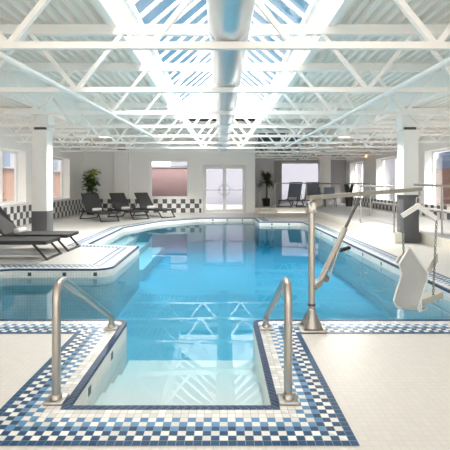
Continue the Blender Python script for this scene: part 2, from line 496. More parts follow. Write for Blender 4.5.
# ------------------------------------------------------------------ raised platform on the right
PZ = 0.22
m = MB()
poly = [(1.5, 20.0), (3.78, 20.0), (3.78, 9.62), (3.985, 9.62), (3.985, 10.1), (4.42, 10.1), (4.42, -6.0), (6.9, -6.0), (6.9, 24.5), (1.5, 24.5)]
vs = [Vector((x, y, PZ)) for x, y in poly]; fs = []
for t in tessellate_polygon([vs]):
    a, b, c = [vs[k] for k in t]; fs.append(t if (b-a).cross(c-a).z > 0 else t[::-1])
m.add(vs, fs)
m.cur = 1
for (a, b) in ((0, 1), (1, 2), (2, 3), (3, 4), (4, 5), (5, 6)):
    p, q = poly[a], poly[b]; m.add([(*p, 0), (*q, 0), (*q, PZ), (*p, PZ)], [(0, 1, 2, 3)])
m.build('platform', [M['platform'], M['riser']], kind='structure')
m = MB(); m.box((1.5, 19.35, 0), (2.45, 20.0, 0.11)); m.build('step', M['riser'], kind='structure')

# ------------------------------------------------------------------ walls with openings
def wall_holes(name, axis, pos, thick, a0, a1, z0, z1, holes, material):
    """axis 'X': wall runs along X at y=pos; 'Y': along Y at x=pos. holes: (a0,a1,z0,z1)"""
    m = MB(); cuts = sorted({a0, a1, *[h[0] for h in holes], *[h[1] for h in holes]})
    def bx(p0, p1, q0, q1):
        if p1-p0 < 1e-5 or q1-q0 < 1e-5: return
        if axis == 'X': m.box((p0, pos, q0), (p1, pos+thick, q1))
        else: m.box((pos, p0, q0), (pos+thick, p1, q1))
    for p0, p1 in zip(cuts[:-1], cuts[1:]):
        hs = sorted([(h[2], h[3]) for h in holes if h[0] <= p0+1e-6 and h[1] >= p1-1e-6]); z = z0
        for h0, h1 in hs: bx(p0, p1, z, h0); z = h1
        bx(p0, p1, z, z1)
    return m.build(name, material, kind='structure')
HW = 3.46
LW = [(6.9, 9.9, 0.70, 2.34), (11.2, 14.15, 0.70, 2.34), (15.3, 18.2, 0.70, 2.34)]  # first opening is out of view, added to bring in daylight
RW = [(7.2, 10.2, 0.50, 2.42), (12.0, 15.0, 0.50, 2.42), (16.8, 19.7, 0.50, 2.42), (21.5, 23.75, 0.50, 2.42)]  # nearest one likewise unseen, put in for the light
wall_holes('wall_left', 'Y', -6.3, -0.38, -6.0, 20.2, -0.05, HW, LW, M['wall'])
wall_holes('wall_right', 'Y', 6.9, 0.38, -6.0, 24.8, -0.05, HW, RW, M['wall'])
DOOR = (-0.86, 1.08, 0.0, 2.16)
FWN = (-3.27, -1.53, 0.68, 2.38)
wall_holes('wall_far', 'X', 19.9, 0.3, -6.3, 1.5, -0.05, HW, [FWN, DOOR], M['wall'])
m = MB(); m.box((1.2, 20.2, 0), (1.5, 24.8, HW)); m.build('wall_alcove_side', M['wall'], kind='structure')
BW = (3.30, 5.46, 0.26, 2.50)
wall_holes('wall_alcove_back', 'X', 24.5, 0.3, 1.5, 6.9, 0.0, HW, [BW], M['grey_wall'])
m = MB(); m.box((1.5, 22.2, PZ), (2.62, 22.4, 2.86)); m.build('wall_alcove_screen', M['soft_grey_wall'], kind='structure')
m = MB(); m.box((1.5, 18.1, 3.05), (3.1, 18.3, 3.45)); m.build('dark_roof_band', M['charcoal'], kind='structure')  # dark grey band standing in for the dark area by the roof

# checker tile wainscots
m = MB(); m.box((-6.27, 19.875, 0), (-0.93, 19.899, 0.621)); m.build('trim_4', M['chk_x'], kind='structure')
m = MB(); m.box((-6.299, -2.4, 0), (-6.275, 19.875, 0.621)); m.build('trim_5', M['chk_y'], kind='structure')
m = MB(); m.box((6.875, 9.0, PZ), (6.899, 24.45, PZ+0.40)); m.build('trim_6', M['chk_y'], kind='structure')
# sunlit sills
for nm, h in (('trim_7', LW[1]), ('trim_8', LW[2])):
    m = MB(); m.bbox((-6.60, h[0], h[2]-0.03), (-6.22, h[1], h[2]+0.012), 0.006); m.build(nm, M['frame_white'], kind='structure')
for nm, h in (('trim_9', RW[1]), ('trim_10', RW[2])):
    m = MB(); m.bbox((6.70, h[0], h[2]-0.04), (7.2, h[1], h[2]+0.012), 0.006); m.build(nm, M['frame_white'], kind='structure')

wn = [0]
def window(axis, pos, h, mull=(0.5,), trans=None):
    """framed pane set in an opening; each pane a child"""
    wn[0] += 1; r = setting('window_%d' % wn[0]); a0, a1, z0, z1 = h; w = 0.06
    def bx(mm, p0, p1, q0, q1, t=0.035):
        if axis == 'X': mm.box((p0, pos-t, q0), (p1, pos+t, q1))
        else: mm.box((pos-t, p0, q0), (pos+t, p1, q1))
    m = MB()
    bx(m, a0, a1, z0, z0+w); bx(m, a0, a1, z1-w, z1); bx(m, a0, a0+w, z0+w, z1-w); bx(m, a1-w, a1, z0+w, z1-w)
    xs = [a0+w]+[a0+(a1-a0)*k for k in mull]+[a1-w]
    for k in mull:
        c = a0+(a1-a0)*k; bx(m, c-w/2, c+w/2, z0+w, z1-w)
    if trans:
        zc = z0+(z1-z0)*trans
        for p, q in zip(xs[:-1], xs[1:]): bx(m, p, q, zc-0.025, zc+0.025)
    m.build('window_frame', M['frame_white'], r)
    for p, q in zip(xs[:-1], xs[1:]):
        g = MB(); bx(g, p, q, z0+w, z1-w, 0.004); g.build('pane', M['glass'], r)
    return r
for h in LW: window('Y', -6.62, h, (0.33, 0.67), None)
for h in RW: window('Y', 7.20, h, (0.5,), None)
window('X', 20.12, FWN, (), 0.83)
window('X', 24.72, BW, (), None)

# double glass door
d = setting('door_1', (0.11, 19.95, 0))
m = MB(); x0, x1, zt = DOOR[0], DOOR[1], DOOR[3]
m.box((x0, 19.86, 0), (x0+0.07, 20.02, zt)); m.box((x1-0.07, 19.86, 0), (x1, 20.02, zt)); m.box((x0+0.07, 19.86, zt-0.07), (x1-0.07, 20.02, zt))
m.build('door_frame', M['alu'], d)
mid = (x0+x1)/2
for a, b, hs in ((x0+0.075, mid-0.006, 1), (mid+0.006, x1-0.075, -1)):
    m = MB(); st = 0.075; y0, y1 = 19.90, 19.95
    m.box((a, y0, 0.01), (a+st, y1, zt-0.075)); m.box((b-st, y0, 0.01), (b, y1, zt-0.075))
    m.box((a+st, y0, 0.01), (b-st, y1, 0.15)); m.box((a+st, y0, zt-0.17), (b-st, y1, zt-0.075)); m.box((a+st, y0, 1.01), (b-st, y1, 1.045))
    lf = m.build('door_leaf', M['frame_white'], d)
    g = MB(); g.box((a+st, 19.921, 0.15), (b-st, 19.929, zt-0.17)); g.build('glass', M['glass'], lf)
    hx = mid-0.05 if hs == 1 else mid+0.05
    h = MB(); c = Vector((hx, 19.84, 1.03))
    pts = [c+Vector((-hs*0.20*math.sin(t), 0, 0.22*math.cos(t))) for t in [PI*k/12 for k in range(13)]]
    h.tube([pts[0]+Vector((0, 0.06, 0))]+pts+[pts[-1]+Vector((0, 0.06, 0))], 0.014, 8); h.build('door_handle', M['steel_dark'], lf)
    cl = MB(); cx = (a+b)/2+hs*-0.12
    cl.bbox((cx-0.17, 19.83, zt-0.15), (cx+0.17, 19.90, zt-0.09), 0.01); cl.build('door_closer', M['frame_white'], lf)

# ------------------------------------------------------------------ roof
BZ, TZ, RZ = 2.56, 3.36, 3.46
def corrugated(name, x0, x1, y0, y1, z, pitch=0.165, depth=0.075):
    m = MB(); v = []; f = []; x = x0; prof = []
    while x < x1-1e-6:
        for dx, dz in ((0, 0), (0.06, 0), (0.075, depth), (0.15, depth)):
            if x+dx < x1: prof.append((x+dx, z+dz))
        x += pitch
    prof.append((x1, z)); n = len(prof)
    for px, pz in prof: v += [(px, y0, pz), (px, y1, pz)]
    f = [(2*i, 2*i+1, 2*i+3, 2*i+2) for i in range(n-1)]
    m.add(v, f); return m.build(name, M['deck_white'], kind='structure')
SX = 1.40; SY0, SY1 = 2.6, 15.0
corrugated('ceiling', -3.85, -SX-0.1, -6.0, 19.9, RZ)
corrugated('ceiling', SX+0.1, 3.85, -6.0, 24.5, RZ)
corrugated('ceiling', -6.3, -4.02, -6.0, 19.9, 2.98)
corrugated('ceiling', 4.02, 6.9, -6.0, 24.5, 2.98)
m = MB(); m.box((-SX-0.1, SY1, RZ), (SX+0.1, 19.9, RZ+0.1)); m.build('ceiling', M['deck_white'], kind='structure')
m = MB(); m.box((-SX-0.1, -6.0, RZ), (SX+0.1, SY0, RZ+0.1)); m.build('ceiling', M['deck_white'], kind='structure')  # unseen panel, extended to keep light off the front deck
# upper fascias between high roof and aisle roofs: the long white girders
for sx, side in ((-1, 'left'), (1, 'right')):
    m = MB(); m.box((sx*3.85, -6.0, 2.93), (sx*4.02, 19.9 if sx < 0 else 24.5, RZ+0.02))
    g = m.build('girder', M['steel_white'])
    tag(g, 'long smooth white girder over the column on the %s of the pool' % side, 'girder')

# skylight
sk = setting('window_skylight', (0, 7, RZ))
CZ, RG = 4.05, 5.25
m = MB()
for s in (-1, 1):
    m.box((s*SX, SY0, RZ-0.06), (s*(SX+0.10), SY1, CZ)); m.box((s*(SX-0.06), SY0, CZ-0.12), (s*(SX+0.10), SY1, CZ))
m.box((-SX, SY1, RZ), (SX, SY1+0.1, CZ)); m.box((-SX, SY0-0.1, RZ), (SX, SY0, CZ))
m.build('curb', M['steel_white'], sk)
m = MB(); m.bar((0, SY0, RG), (0, SY1, RG), 0.09, 0.12); m.build('ridge_bar', M['frame_white'], sk)
NR = 22; ys = [SY0+(SY1-SY0)*k/(NR-1) for k in range(NR)]
for y in ys:
    for s in (-1, 1):
        m = MB(); m.bar((s*SX, y, CZ), (0, y, RG), 0.05, 0.075, (0, 1, 0)); m.build('rafter', M['frame_white'], sk)
for s in (-1, 1):
    for k in range(NR-1):
        y0, y1 = ys[k]+0.04, ys[k+1]-0.04; n = Vector((s*(RG-CZ), 0, SX)).normalized()*0.03
        g = MB(); a = Vector((s*SX, 0, CZ))+n; b = Vector((0, 0, RG))+n
        g.add([(a.x,y0,a.z),(a.x,y1,a.z),(b.x,y1,b.z),(b.x,y0,b.z)], [(0,1,2,3)]); g.build('pane', M['sky_glass'], sk)
m = MB(); m.add([(-SX,SY1,CZ),(SX,SY1,CZ),(0,SY1,RG),(-SX,SY1+.1,CZ),(SX,SY1+.1,CZ),(0,SY1+.1,RG)], [(0,1,2),(5,4,3),(0,3,4,1),(1,4,5,2),(2,5,3,0)])
m.build('gable', M['steel_white'], sk)
m = MB(); m.add([(-SX,SY0,CZ),(SX,SY0,CZ),(0,SY0,RG),(-SX,SY0-.1,CZ),(SX,SY0-.1,CZ),(0,SY0-.1,RG)], [(2,1,0),(3,4,5),(1,4,3,0),(2,5,4,1),(0,3,5,2)])
m.build('gable', M['steel_white'], sk)

# roof trusses
ORD = ['first', 'second', 'third', 'fourth', 'fifth', 'sixth', 'seventh', 'eighth', 'ninth', 'tenth', 'eleventh', 'twelfth']
def truss(name, x0, x1, bz, tz, nodes_b, nodes_t, cw_b, cw_t, dw):
    r = thing(name, '', '', (0, 0, 0))
    m = MB(); m.bar((x0, 0, bz), (x1, 0, bz), cw_b, cw_b); m.build('bottom_chord', M['steel_white'], r)
    m = MB(); m.bar((x0, 0, tz), (x1, 0, tz), 0.10, cw_t); m.build('top_chord', M['steel_white'], r)
    al = sorted([(x, bz) for x in nodes_b]+[(x, tz) for x in nodes_t])
    for p, q in zip(al[:-1], al[1:]):
        if p[1] == q[1]: continue
        m = MB(); m.bar((p[0], 0, p[1]), (q[0], 0, q[1]), dw, dw, (0, 1, 0)); m.build('web_bar', M['steel_white'], r)
    return r
TY = [2.13+1.885*k for k in range(12)]
nb = [-3.25, -1.95, -0.65, 0.65, 1.95, 3.25]; ntp = [-3.84, -2.6, -1.3, 0, 1.3, 2.6, 3.84]
proto = truss('roof_truss', -3.85, 3.85, BZ, TZ, nb, ntp, 0.062, 0.13, 0.052)
short = truss('roof_truss', 1.5, 3.85, BZ, TZ, [1.95, 3.25], [1.52, 2.6, 3.84], 0.062, 0.13, 0.052)
for k, y in enumerate(TY):
    if k == 0: continue
    if k < 9: o = proto if k == 1 else copy_tree(proto)
    else: o = short if k == 9 else copy_tree(short)
    o.location = (0, y, 0)
    if k < 9: lab = 'white steel roof truss spanning the pool, %s from the front' % ORD[k-1]
    else: lab = 'short white roof truss over the raised alcove, %s behind the door wall' % ORD[k-9]
    tag(o, lab, 'truss', 'white roof trusses')
def joist(x0, x1):
    n = 4; st = (x1-x0)/n
    b = [x0+st*(i+0.5) for i in range(n)]; t = [x0+st*i for i in range(n+1)]
    t[0] += 0.01; t[-1] -= 0.01
    return truss('aisle_joist', x0, x1, BZ+0.03, 2.925, b, t, 0.055, 0.07, 0.04)
for x0, x1, side, n in ((-6.303, -4.017, 'left', 9), (4.017, 6.903, 'right', 12)):
    pj = joist(x0, x1)
    for k in range(4, n):
        o = pj if k == 4 else copy_tree(pj)
        o.location = (0, TY[k], 0)
        tag(o, 'small white lattice joist under the %s aisle roof, %s one starting at the column' % (side, ORD[k-4]), 'joist', 'white aisle joists')

# round duct under the skylight
dy0, dy1 = -2.4, 17.6; DR = 0.20; dz = BZ+0.036+DR; dx = 0.07
du = thing('ventilation_duct', 'big round pale metal duct running under the middle of the skylight', 'duct', (dx, 7, dz))
seg = [dy0]+[TY[k]+0.12 for k in range(9)]+[dy1]
for a, b in zip(seg[:-1], seg[1:]):
    m = MB(); m.tube([(dx, a+0.01, dz), (dx, b-0.01, dz)], DR, 32, cap=False); m.build('duct_section', M['duct'], du)
for y in seg[1:-1]:
    m = MB(); m.tube([(dx, y-0.03, dz), (dx, y-0.03, dz), (dx, y+0.03, dz)], DR+0.008, 32, cap=False); m.build('seam_band', M['duct'], du)
m = MB(); m.lathe([(DR, 0), (DR*0.9, 0.04), (0.0, 0.05)], (0, 0, 0), 32)
for v in m.v: v.x, v.y, v.z = v.x+dx, dy1-0.01+v.z, dz+v.y
m.build('end_cap', M['duct'], du)

# sprinkler / conduit pipes slung below the trusses
for side, p, q in (('left', (-2.20, 1.0, 2.50), (-1.74, 11.4, 2.50)), ('right', (2.25, 1.0, 2.50), (2.08, 14.5, 2.50))):
    p = Vector(p); q = Vector(q); t = thing('ceiling_pipe', 'long thin white pipe slung under the trusses on the %s side' % side, 'pipe', (p+q)/2)
    m = MB(); m.tube([p, q], 0.031, 12); m.build('pipe', M['pipe_white'], t)
    for k in range(9):
        if p.y < TY[k] < q.y:
            f_ = (TY[k]-p.y)/(q.y-p.y); c = p.lerp(q, f_); hg = MB()
            hg.torus(c, 0.034, 0.006, (1, 0, 0), (0, 0, 1), 12, 6); hg.bar(c+Vector((0, 0, 0.026)), c+Vector((0, 0, 0.03)), 0.012, 0.012)
            hg.build('hanger', M['steel_white'], t)

# ------------------------------------------------------------------ columns
def column(x, label, z0, side, wt=0.70):
    t = thing('column', label, 'column', (x, 9.88, z0))
    m = MB(); m.bbox((x-0.165, 9.70, wt), (x+0.165, 10.06, 2.50), 0.008); m.build('shaft', M['steel_white'], t)
    m = MB(); m.bbox((x-0.172, 9.693, z0), (x+0.172, 10.067, wt), 0.008); m.build('base_wrap', M['column_grey'], t)
    m = MB(); m.box((x-0.13, 9.74, 2.50), (x+0.13, 10.02, 2.56)); m.build('neck', M['charcoal'], t)
    m = MB(); m.box((x-0.165, 9.72, 2.56), (x+0.165, 10.04, 2.93))
    m.box((x-side*0.20, 9.70, 2.50), (x-side*0.165, 10.06, 2.80))
    m.add([(x-side*0.10-0.11, 9.735, 2.60), (x-side*0.10+0.11, 9.735, 2.60), (x-side*0.10, 9.735, 2.92), (x-side*0.10-0.11, 9.71, 2.60), (x-side*0.10+0.11, 9.71, 2.60), (x-side*0.10, 9.71, 2.92)], [(0,2,1),(3,4,5),(0,1,4,3),(1,2,5,4),(2,0,3,5)])
    m.build('bracket', M['steel_white'], t)
column(-4.03, 'white square column with dark grey foot behind the near dark loungers', 0.0, -1)
column(4.17, 'white square column with dark grey foot at the railing beside the pool lift', 0.0, 1, 1.06)
t = thing('pilaster', 'shallow white pilaster on the far wall behind the middle lounger', 'pilaster', (-4.53, 19.8, 0))
m = MB(); m.bbox((-4.85, 19.72, 0.63), (-4.21, 19.895, 2.84), 0.006); m.build('shaft', M['wall'], t)
m = MB(); m.box((-4.70, 19.76, 2.84), (-4.36, 19.9, 2.92)); m.build('neck', M['charcoal'], t)
m = MB(); m.box((-4.85, 19.72, 0), (-4.21, 19.873, 0.63)); m.build('tiled_foot', M['chk_x'], t)
t = thing('pillar', 'plain white pillar beside the bright window in the raised alcove', 'pillar', (5.38, 23, PZ))
m = MB(); m.bbox((5.12, 23.05, PZ), (5.70, 23.45, 2.80), 0.008); m.build('shaft', M['steel_white'], t)
m = MB(); m.box((5.2, 23.1, 2.80), (5.6, 23.4, 2.97)); m.build('neck', M['charcoal'], t)

# ------------------------------------------------------------------ pendant lamps and sconce
def pendant(x, y, z, label):
    t = thing('pendant_lamp', label, 'lamp', (x, y, z), group='white cone pendants')
    m = MB(); m.lathe([(0.025, 0.21), (0.045, 0.19), (0.155, 0.01), (0.16, -0.02), (0.154, -0.02), (0.149, 0.01), (0.04, 0.18), (0.02, 0.20)], (x, y, z), 28)
    m.build('lamp_shade', M['shade'], t)
    m = MB(); m.lathe([(0.001, -0.005), (0.04, 0.005), (0.055, 0.04), (0.03, 0.09), (0.015, 0.12)], (x, y, z), 18); m.build('bulb', M['bulb'], t)
    m = MB(); m.tube([(x, y, z+0.20), (x, y, RZ)], 0.010, 8); m.build('stem', M['steel_white'], t)
    ld = bpy.data.lights.new('pendant_light', 'SPOT'); ld.energy = 260; ld.shadow_soft_size = 0.05; ld.spot_size = math.radians(170); ld.spot_blend = 0.5; ld.color = (1, 0.95, 0.88)
    lo = bpy.data.objects.new('pendant_light', ld); COL.objects.link(lo); lo.parent = t; lo.location = (0, 0, -0.10)
pendant(-2.94, 11.0, 2.49, 'white cone pendant lamp hanging left of the pool')
pendant(3.06, 11.0, 2.49, 'white cone pendant lamp hanging right of the pool above the railing')
t = thing('wall_sconce', 'small glowing brass sconce high on the right wall', 'sconce', (6.88, 20.8, 2.62))
m = MB(); m.bbox((6.86, 20.75, 2.56), (6.90, 20.85, 2.70), 0.008); m.build('backplate', M['brass'], t)
m = MB(); m.lathe([(0.02, 0), (0.045, 0.02), (0.05, 0.13), (0.0, 0.14)], (6.81, 20.8, 2.56), 14); m.build('shade', M['bulb_warm'], t)

# ------------------------------------------------------------------ stainless steps handrails
def handrail(x, label):
    t = thing('handrail', label, 'handrail', (x, 2.63, 0), group='stainless entry handrails')
    m = MB(); r = 0.0255
    path = [(x, 2.63, 0.01), (x, 2.63, 0.755), (x, 3.94, 0.115), (x, 3.95, 0.01)]
    m.tube(rounded(path[:3], 0.11, 10)[:-1]+rounded(path[1:], 0.05, 6)[1:], r, 16); m.build('rail', M['steel'], t)
    for y in (2.63, 3.95):
        m = MB(); m.bbox((x-0.058, y-0.06, 0.003), (x+0.058, y+0.06, 0.022), 0.006)
        m.lathe([(0.035, 0.0), (0.032, 0.025), (0.027, 0.03)], (x, y, 0.02), 16); m.build('base_plate', M['steel'], t)
handrail(-0.99, 'bent stainless handrail on the left side of the pool entry steps')
handrail(0.395, 'bent stainless handrail on the right side of the pool entry steps')

# ------------------------------------------------------------------ pool lift
MX, MY = 0.80, 3.93
lift = thing('pool_lift', 'satin steel pool lift with mast, long arm and crank strut', 'pool lift', (MX, MY, 0))
m = MB(); m.bbox((MX-0.115, MY-0.115, 0.004), (MX+0.115, MY+0.115, 0.024), 0.006)
m.lathe([(0.062, 0.0), (0.048, 0.05), (0.038, 0.16), (0.032, 0.165)], (MX, MY, 0.024), 20)
for a in range(4):
    c, s = math.cos(a*PI/2+PI/4), math.sin(a*PI/2+PI/4); n = Vector((-s, c, 0))*0.005
    p = [Vector((MX+c*0.04, MY+s*0.04, 0.024)), Vector((MX+c*0.125, MY+s*0.125, 0.024)), Vector((MX+c*0.05, MY+s*0.05, 0.15))]
    m.add([q+n for q in p]+[q-n for q in p], [(0,1,2),(5,4,3),(0,3,4,1),(1,4,5,2),(2,5,3,0)])
m.build('base_plate', M['steel'], lift)
m = MB(); m.tube([(MX, MY, 0.02), (MX, MY, 1.12)], 0.030, 20); m.build('mast', M['steel_satin'], lift)
m = MB(); m.tube([(MX, MY, 0.215), (MX, MY, 0.235)], 0.034, 20); m.build('collar', M['steel_dark'], lift)
AE = Vector((2.12, 4.72, 1.245)); AS = Vector((MX, MY, 1.175)); AD = (AE-AS).normalized(); ad = Vector((AD.x, AD.y, 0)).normalized()
m = MB(); m.bbox((MX-0.036, MY-0.036, 1.04), (MX+0.036, MY+0.036, 1.14), 0.008)
m.bar(AS-ad*0.03+Vector((0, 0, -0.07)), AS+ad*0.10+Vector((0, 0, -0.03)), 0.055, 0.065); m.build('pivot_head', M['steel'], lift)
m = MB(); m.bar(AS-ad*0.04, AE+ad*0.03, 0.030, 0.040); m.build('arm', M['steel_satin'], lift)
def along(f): return AS+(AE-AS)*f
B0 = Vector((MX, MY, 0.42))+ad*0.10; B1 = along(0.40)+Vector((0, 0, -0.04)); sd = (B1-B0).normalized()
m = MB(); m.bar(Vector((MX, MY, 0.375))+ad*0.03, B0+ad*0.01, 0.05, 0.05); m.build('strut_bracket', M['steel'], lift)
mid_ = B0.lerp(B1, 0.62)
m = MB(); m.tube([B0, mid_], 0.027, 16); m.build('strut_cylinder', M['steel_satin'], lift)
m = MB(); m.tube([mid_-sd*0.02, B1], 0.0135, 12); m.build('strut_rod', M['steel_dark'], lift)
m = MB(); c = B0+sd*0.03; m.lathe([(0.0, -0.03), (0.035, -0.028), (0.036, 0.028), (0.0, 0.03)], (0, 0, 0), 14)
for v in m.v: v.xyz = c+Vector((v.x, v.z, v.y))+ad*0.045
m.build('gear_housing', M['steel_dark'], lift)
h0 = c+ad*0.07; h1 = h0+ad*0.13+Vector((0, -0.03, 0.24)); h2 = h1+ad*0.10+Vector((0, 0, 0.015))
m = MB(); m.tube(rounded([h0-ad*0.02, h0+ad*0.03, h1, h2], 0.02, 4), 0.008, 10); m.build('crank_handle', M['steel_satin'], lift)
m = MB(); m.tube([h1+ad*0.03, h1+ad*0.03+ (h2-h1)*1.15], 0.018, 12); m.build('grip', M['black'], lift)

# hanging sling seat
def S(px, py, y): return Vector(((px-222)*y/440, y, 1.3-(py-184)*y/440))     # reading of the photo at depth y
seat = thing('sling_seat', 'pale mesh sling seat hanging on chains from the pool lift arm', 'seat', (2.08, 4.72, 0.0))
YS = 4.72
apex, el, er = S(418, 206, YS), S(402, 216, YS-0.03), S(436.5, 219, YS+0.03)
m = MB()
m.bar(apex, el, 0.022, 0.05); m.bar(apex, er, 0.022, 0.05); m.tube([apex+Vector((0, -0.02, 0)), apex+Vector((0, 0.02, 0))], 0.032, 12)
m.build('spreader_bar', M['strap'], seat)
m = MB(); m.torus(apex+Vector((0, 0, 0.052)), 0.02, 0.006, (1, 0, 0), (0, 0, 1), 12, 6, 0.02); m.torus(AE+Vector((0, 0, -0.045)), 0.016, 0.006, (0, 1, 0), (0, 0, 1), 12, 6, 0.012)
m.build('hook', M['steel'], seat)
def chain(p, q):
    m = MB(); L_ = (q-p).length; n = max(3, int(L_/0.028)); d = (q-p).normalized()
    s1 = d.cross(Vector((0, 1, 0))).normalized(); s2 = d.cross(s1)
    for i in range(n+1):
        c = p.lerp(q, i/n); m.torus(c, 0.0105, 0.0045, s1 if i % 2 else s2, d, 10, 5, 0.008)
    m.build('chain', M['chain'], seat)
chain(el+Vector((0, 0, -0.03)), S(404, 256, YS+0.02)); chain(er+Vector((0, 0, -0.03)), S(433, 298, YS+0.16))
# mesh back: rows of (left px,y / right px,y) swept, slightly hollow, then curling under to the seat
rows = [((399, 264), (428, 273), 0.00), ((401.5, 274), (427, 281), 0.02), ((399, 283), (424, 289), 0.02), ((396, 292), (421.5, 298), -0.01),
        ((393.5, 301), (419, 306), -0.05), ((396, 306.5), (419, 311), -0.04), ((400, 308), (421, 311.5), 0.02), ((408, 306), (428, 308), 0.10)]
nx = 10; v = []; f = []
for (l, r, dy) in rows:
    a = S(l[0], l[1], YS+dy-0.03); b = S(r[0], r[1], YS+dy+0.04)
    for i in range(nx+1):
        t_ = i/nx; p = a.lerp(b, t_); p.y += 0.05*math.sin(PI*t_); p.z -= 0.02*math.sin(PI*t_); v.append(p)
nr = len(rows)
for j in range(nr-1):
    for i in range(nx): k = j*(nx+1)+i; f.append((k, k+1, k+nx+2, k+nx+1))
m = MB(); back = [p+Vector((0, 0.006, 0)) for p in v]
m.add(v, f, True); m.add(back, [q[::-1] for q in f], True)
m.build('mesh_sling', M['mesh'], seat)
# upper triangular part of the sling and its white binding
tp = S(409.5, 247, YS-0.01); tl, tr_ = v[0], v[nx]
m = MB(); vv = []; ff = []
for j in range(6):
    t_ = j/5
    for i in range(nx+1):
        b = v[i].copy(); vv.append(b.lerp(tp, t_*0.97))
for j in range(5):
    for i in range(nx): k = j*(nx+1)+i; ff.append((k, k+nx+1, k+nx+2, k+1))
m.add(vv, ff, True); m.add([p+Vector((0, 0.005, 0)) for p in vv], [q[::-1] for q in ff], True); m.build('sling_top', M['mesh'], seat)
m = MB(); m.tube([tl, tl.lerp(tp, 0.5), tp, tp.lerp(tr_, 0.5), tr_], 0.011, 8); m.build('top_binding', M['strap'], seat)
m = MB(); m.tube([v[j*(nx+1)] for j in range(nr)], 0.009, 8); m.build('side_binding', M['strap'], seat)
m = MB(); m.tube([v[j*(nx+1)+nx] for j in range(nr)], 0.009, 8); m.build('side_binding', M['strap'], seat)
m = MB(); m.tube(rounded([S(421, 299, YS), S(417.5, 309, YS-0.02), S(420, 313, YS-0.02), S(421.5, 308, YS), S(421, 300, YS+0.01)], 0.03, 4), 0.008, 8); m.build('strap_loop', M['strap'], seat)
def slab(pts, th, name, material):
    m = MB(); n = len(pts); d = Vector((0, th, 0)); v_ = list(pts)+[p+d for p in pts]
    m.add(v_, [tuple(range(n)), tuple(range(n, 2*n))[::-1]]+[(i, i+n, (i+1) % n+n, (i+1) % n) for i in range(n)])
    return m.build(name, material, seat)
slab([S(426, 272, YS+0.05), S(431, 262, YS+0.12), S(438, 253, YS+0.20), S(438, 262, YS+0.20), S(433, 268, YS+0.13), S(428, 274, YS+0.05)], 0.06, 'armrest', M['beige_plastic'])
slab([S(396.5, 262, YS), S(399, 257, YS+0.05), S(406, 251, YS+0.14), S(406, 255, YS+0.14), S(399, 264, YS+0.04)], 0.04, 'armrest', M['beige_plastic'])
slab([S(419, 301, YS+0.02), S(443, 292, YS+0.22), S(443.5, 298, YS+0.22), S(420, 307, YS+0.02)], 0.16, 'seat_pan', M['beige_plastic'])

# ------------------------------------------------------------------ loungers
def lounger(label, loc, rz, fab, group, tilt=52, BL=0.78):
    r = thing('sun_lounger', label, 'sun lounger', (0, 0, 0), 0, group)
    W, L_, H = 0.33, 1.20, 0.315; A = math.radians(tilt)
    bd = Vector((-math.cos(A), 0, math.sin(A))); bn = Vector((math.sin(A), 0, math.cos(A)))
    m = MB()
    for s in (-1, 1): m.bar((-0.62, s*W, H-0.025), (L_, s*W, H-0.025), 0.03, 0.05)
    for x in (-0.62, L_-0.015): m.bar((x, -W+0.015, H-0.025), (x, W-0.015, H-0.025), 0.03, 0.05)
    m.build('bed_frame', M['lounger_frame'], r)
    def sheet(p0, dv, ln, nv, name, sag, w):
        nu, nw = 8, 8; v = []; f = []
        for i in range(nu+1):
            for j in range(nw+1):
                t_, q = i/nu, j/nw; p = p0+dv*(ln*t_)+Vector((0, (q-0.5)*2*w, 0))-nv*(sag*math.sin(PI*q))
                v.append(p)
        for i in range(nu):
            for j in range(nw): k = i*(nw+1)+j; f.append((k, k+nw+1, k+nw+2, k+1))
        n = len(v); b = [p-nv*0.014 for p in v]; m = MB(); m.add(v, f, True); m.add(b, [x[::-1] for x in f], True)
        ring = [j for j in range(nw+1)]+[i*(nw+1)+nw for i in range(1, nu+1)]+[nu*(nw+1)+j for j in range(nw-1, -1, -1)]+[i*(nw+1) for i in range(nu-1, 0, -1)]
        m.add(v+b, [(ring[k], ring[k]+n, ring[(k+1) % len(ring)]+n, ring[(k+1) % len(ring)]) for k in range(len(ring))])
        m.build(name, fab, r)
    sheet(Vector((-0.02, 0, H+0.014)), Vector((1, 0, 0)), L_+0.02, Vector((0, 0, 1)), 'seat', 0.012, W-0.01)
    sheet(Vector((-0.02, 0, H+0.02)), bd, BL, bn, 'backrest', 0.012, W-0.01)
    m = MB()
    p0 = Vector((-0.02, 0, H+0.005))-bn*0.012
    for s in (-1, 1): m.bar(p0+Vector((0, s*(W-0.015), 0)), p0+bd*BL+Vector((0, s*(W-0.015), 0)), 0.028, 0.03, bn)
    m.bar(p0+bd*BL+Vector((0, -W, 0)), p0+bd*BL+Vector((0, W, 0)), 0.03, 0.03, bn); m.build('backrest_frame', M['lounger_frame'], r)
    m = MB()
    for s in (-1, 1): m.bar(p0+bd*0.45+Vector((0, s*(W-0.05), 0)), (-0.55, s*(W-0.05), H-0.02), 0.016, 0.02)
    m.build('back_prop', M['lounger_frame'], r)
    for xt, xb in ((0.98, 1.21), (-0.32, -0.60)):
        m = MB(); a = Vector((xt, 0, H-0.04)); b = Vector((xb, 0, 0.018)); y = Vector((0, W, 0))
        m.bar(a-y, b-y, 0.036, 0.03, (1, 0, 0)); m.bar(a+y, b+y, 0.036, 0.03, (1, 0, 0)); m.bar(b-y*1.05, b+y*1.05, 0.036, 0.036)
        m.build('sled_leg', M['lounger_frame'], r)
    r.location = loc; r.rotation_euler = (0, 0, rz); return r
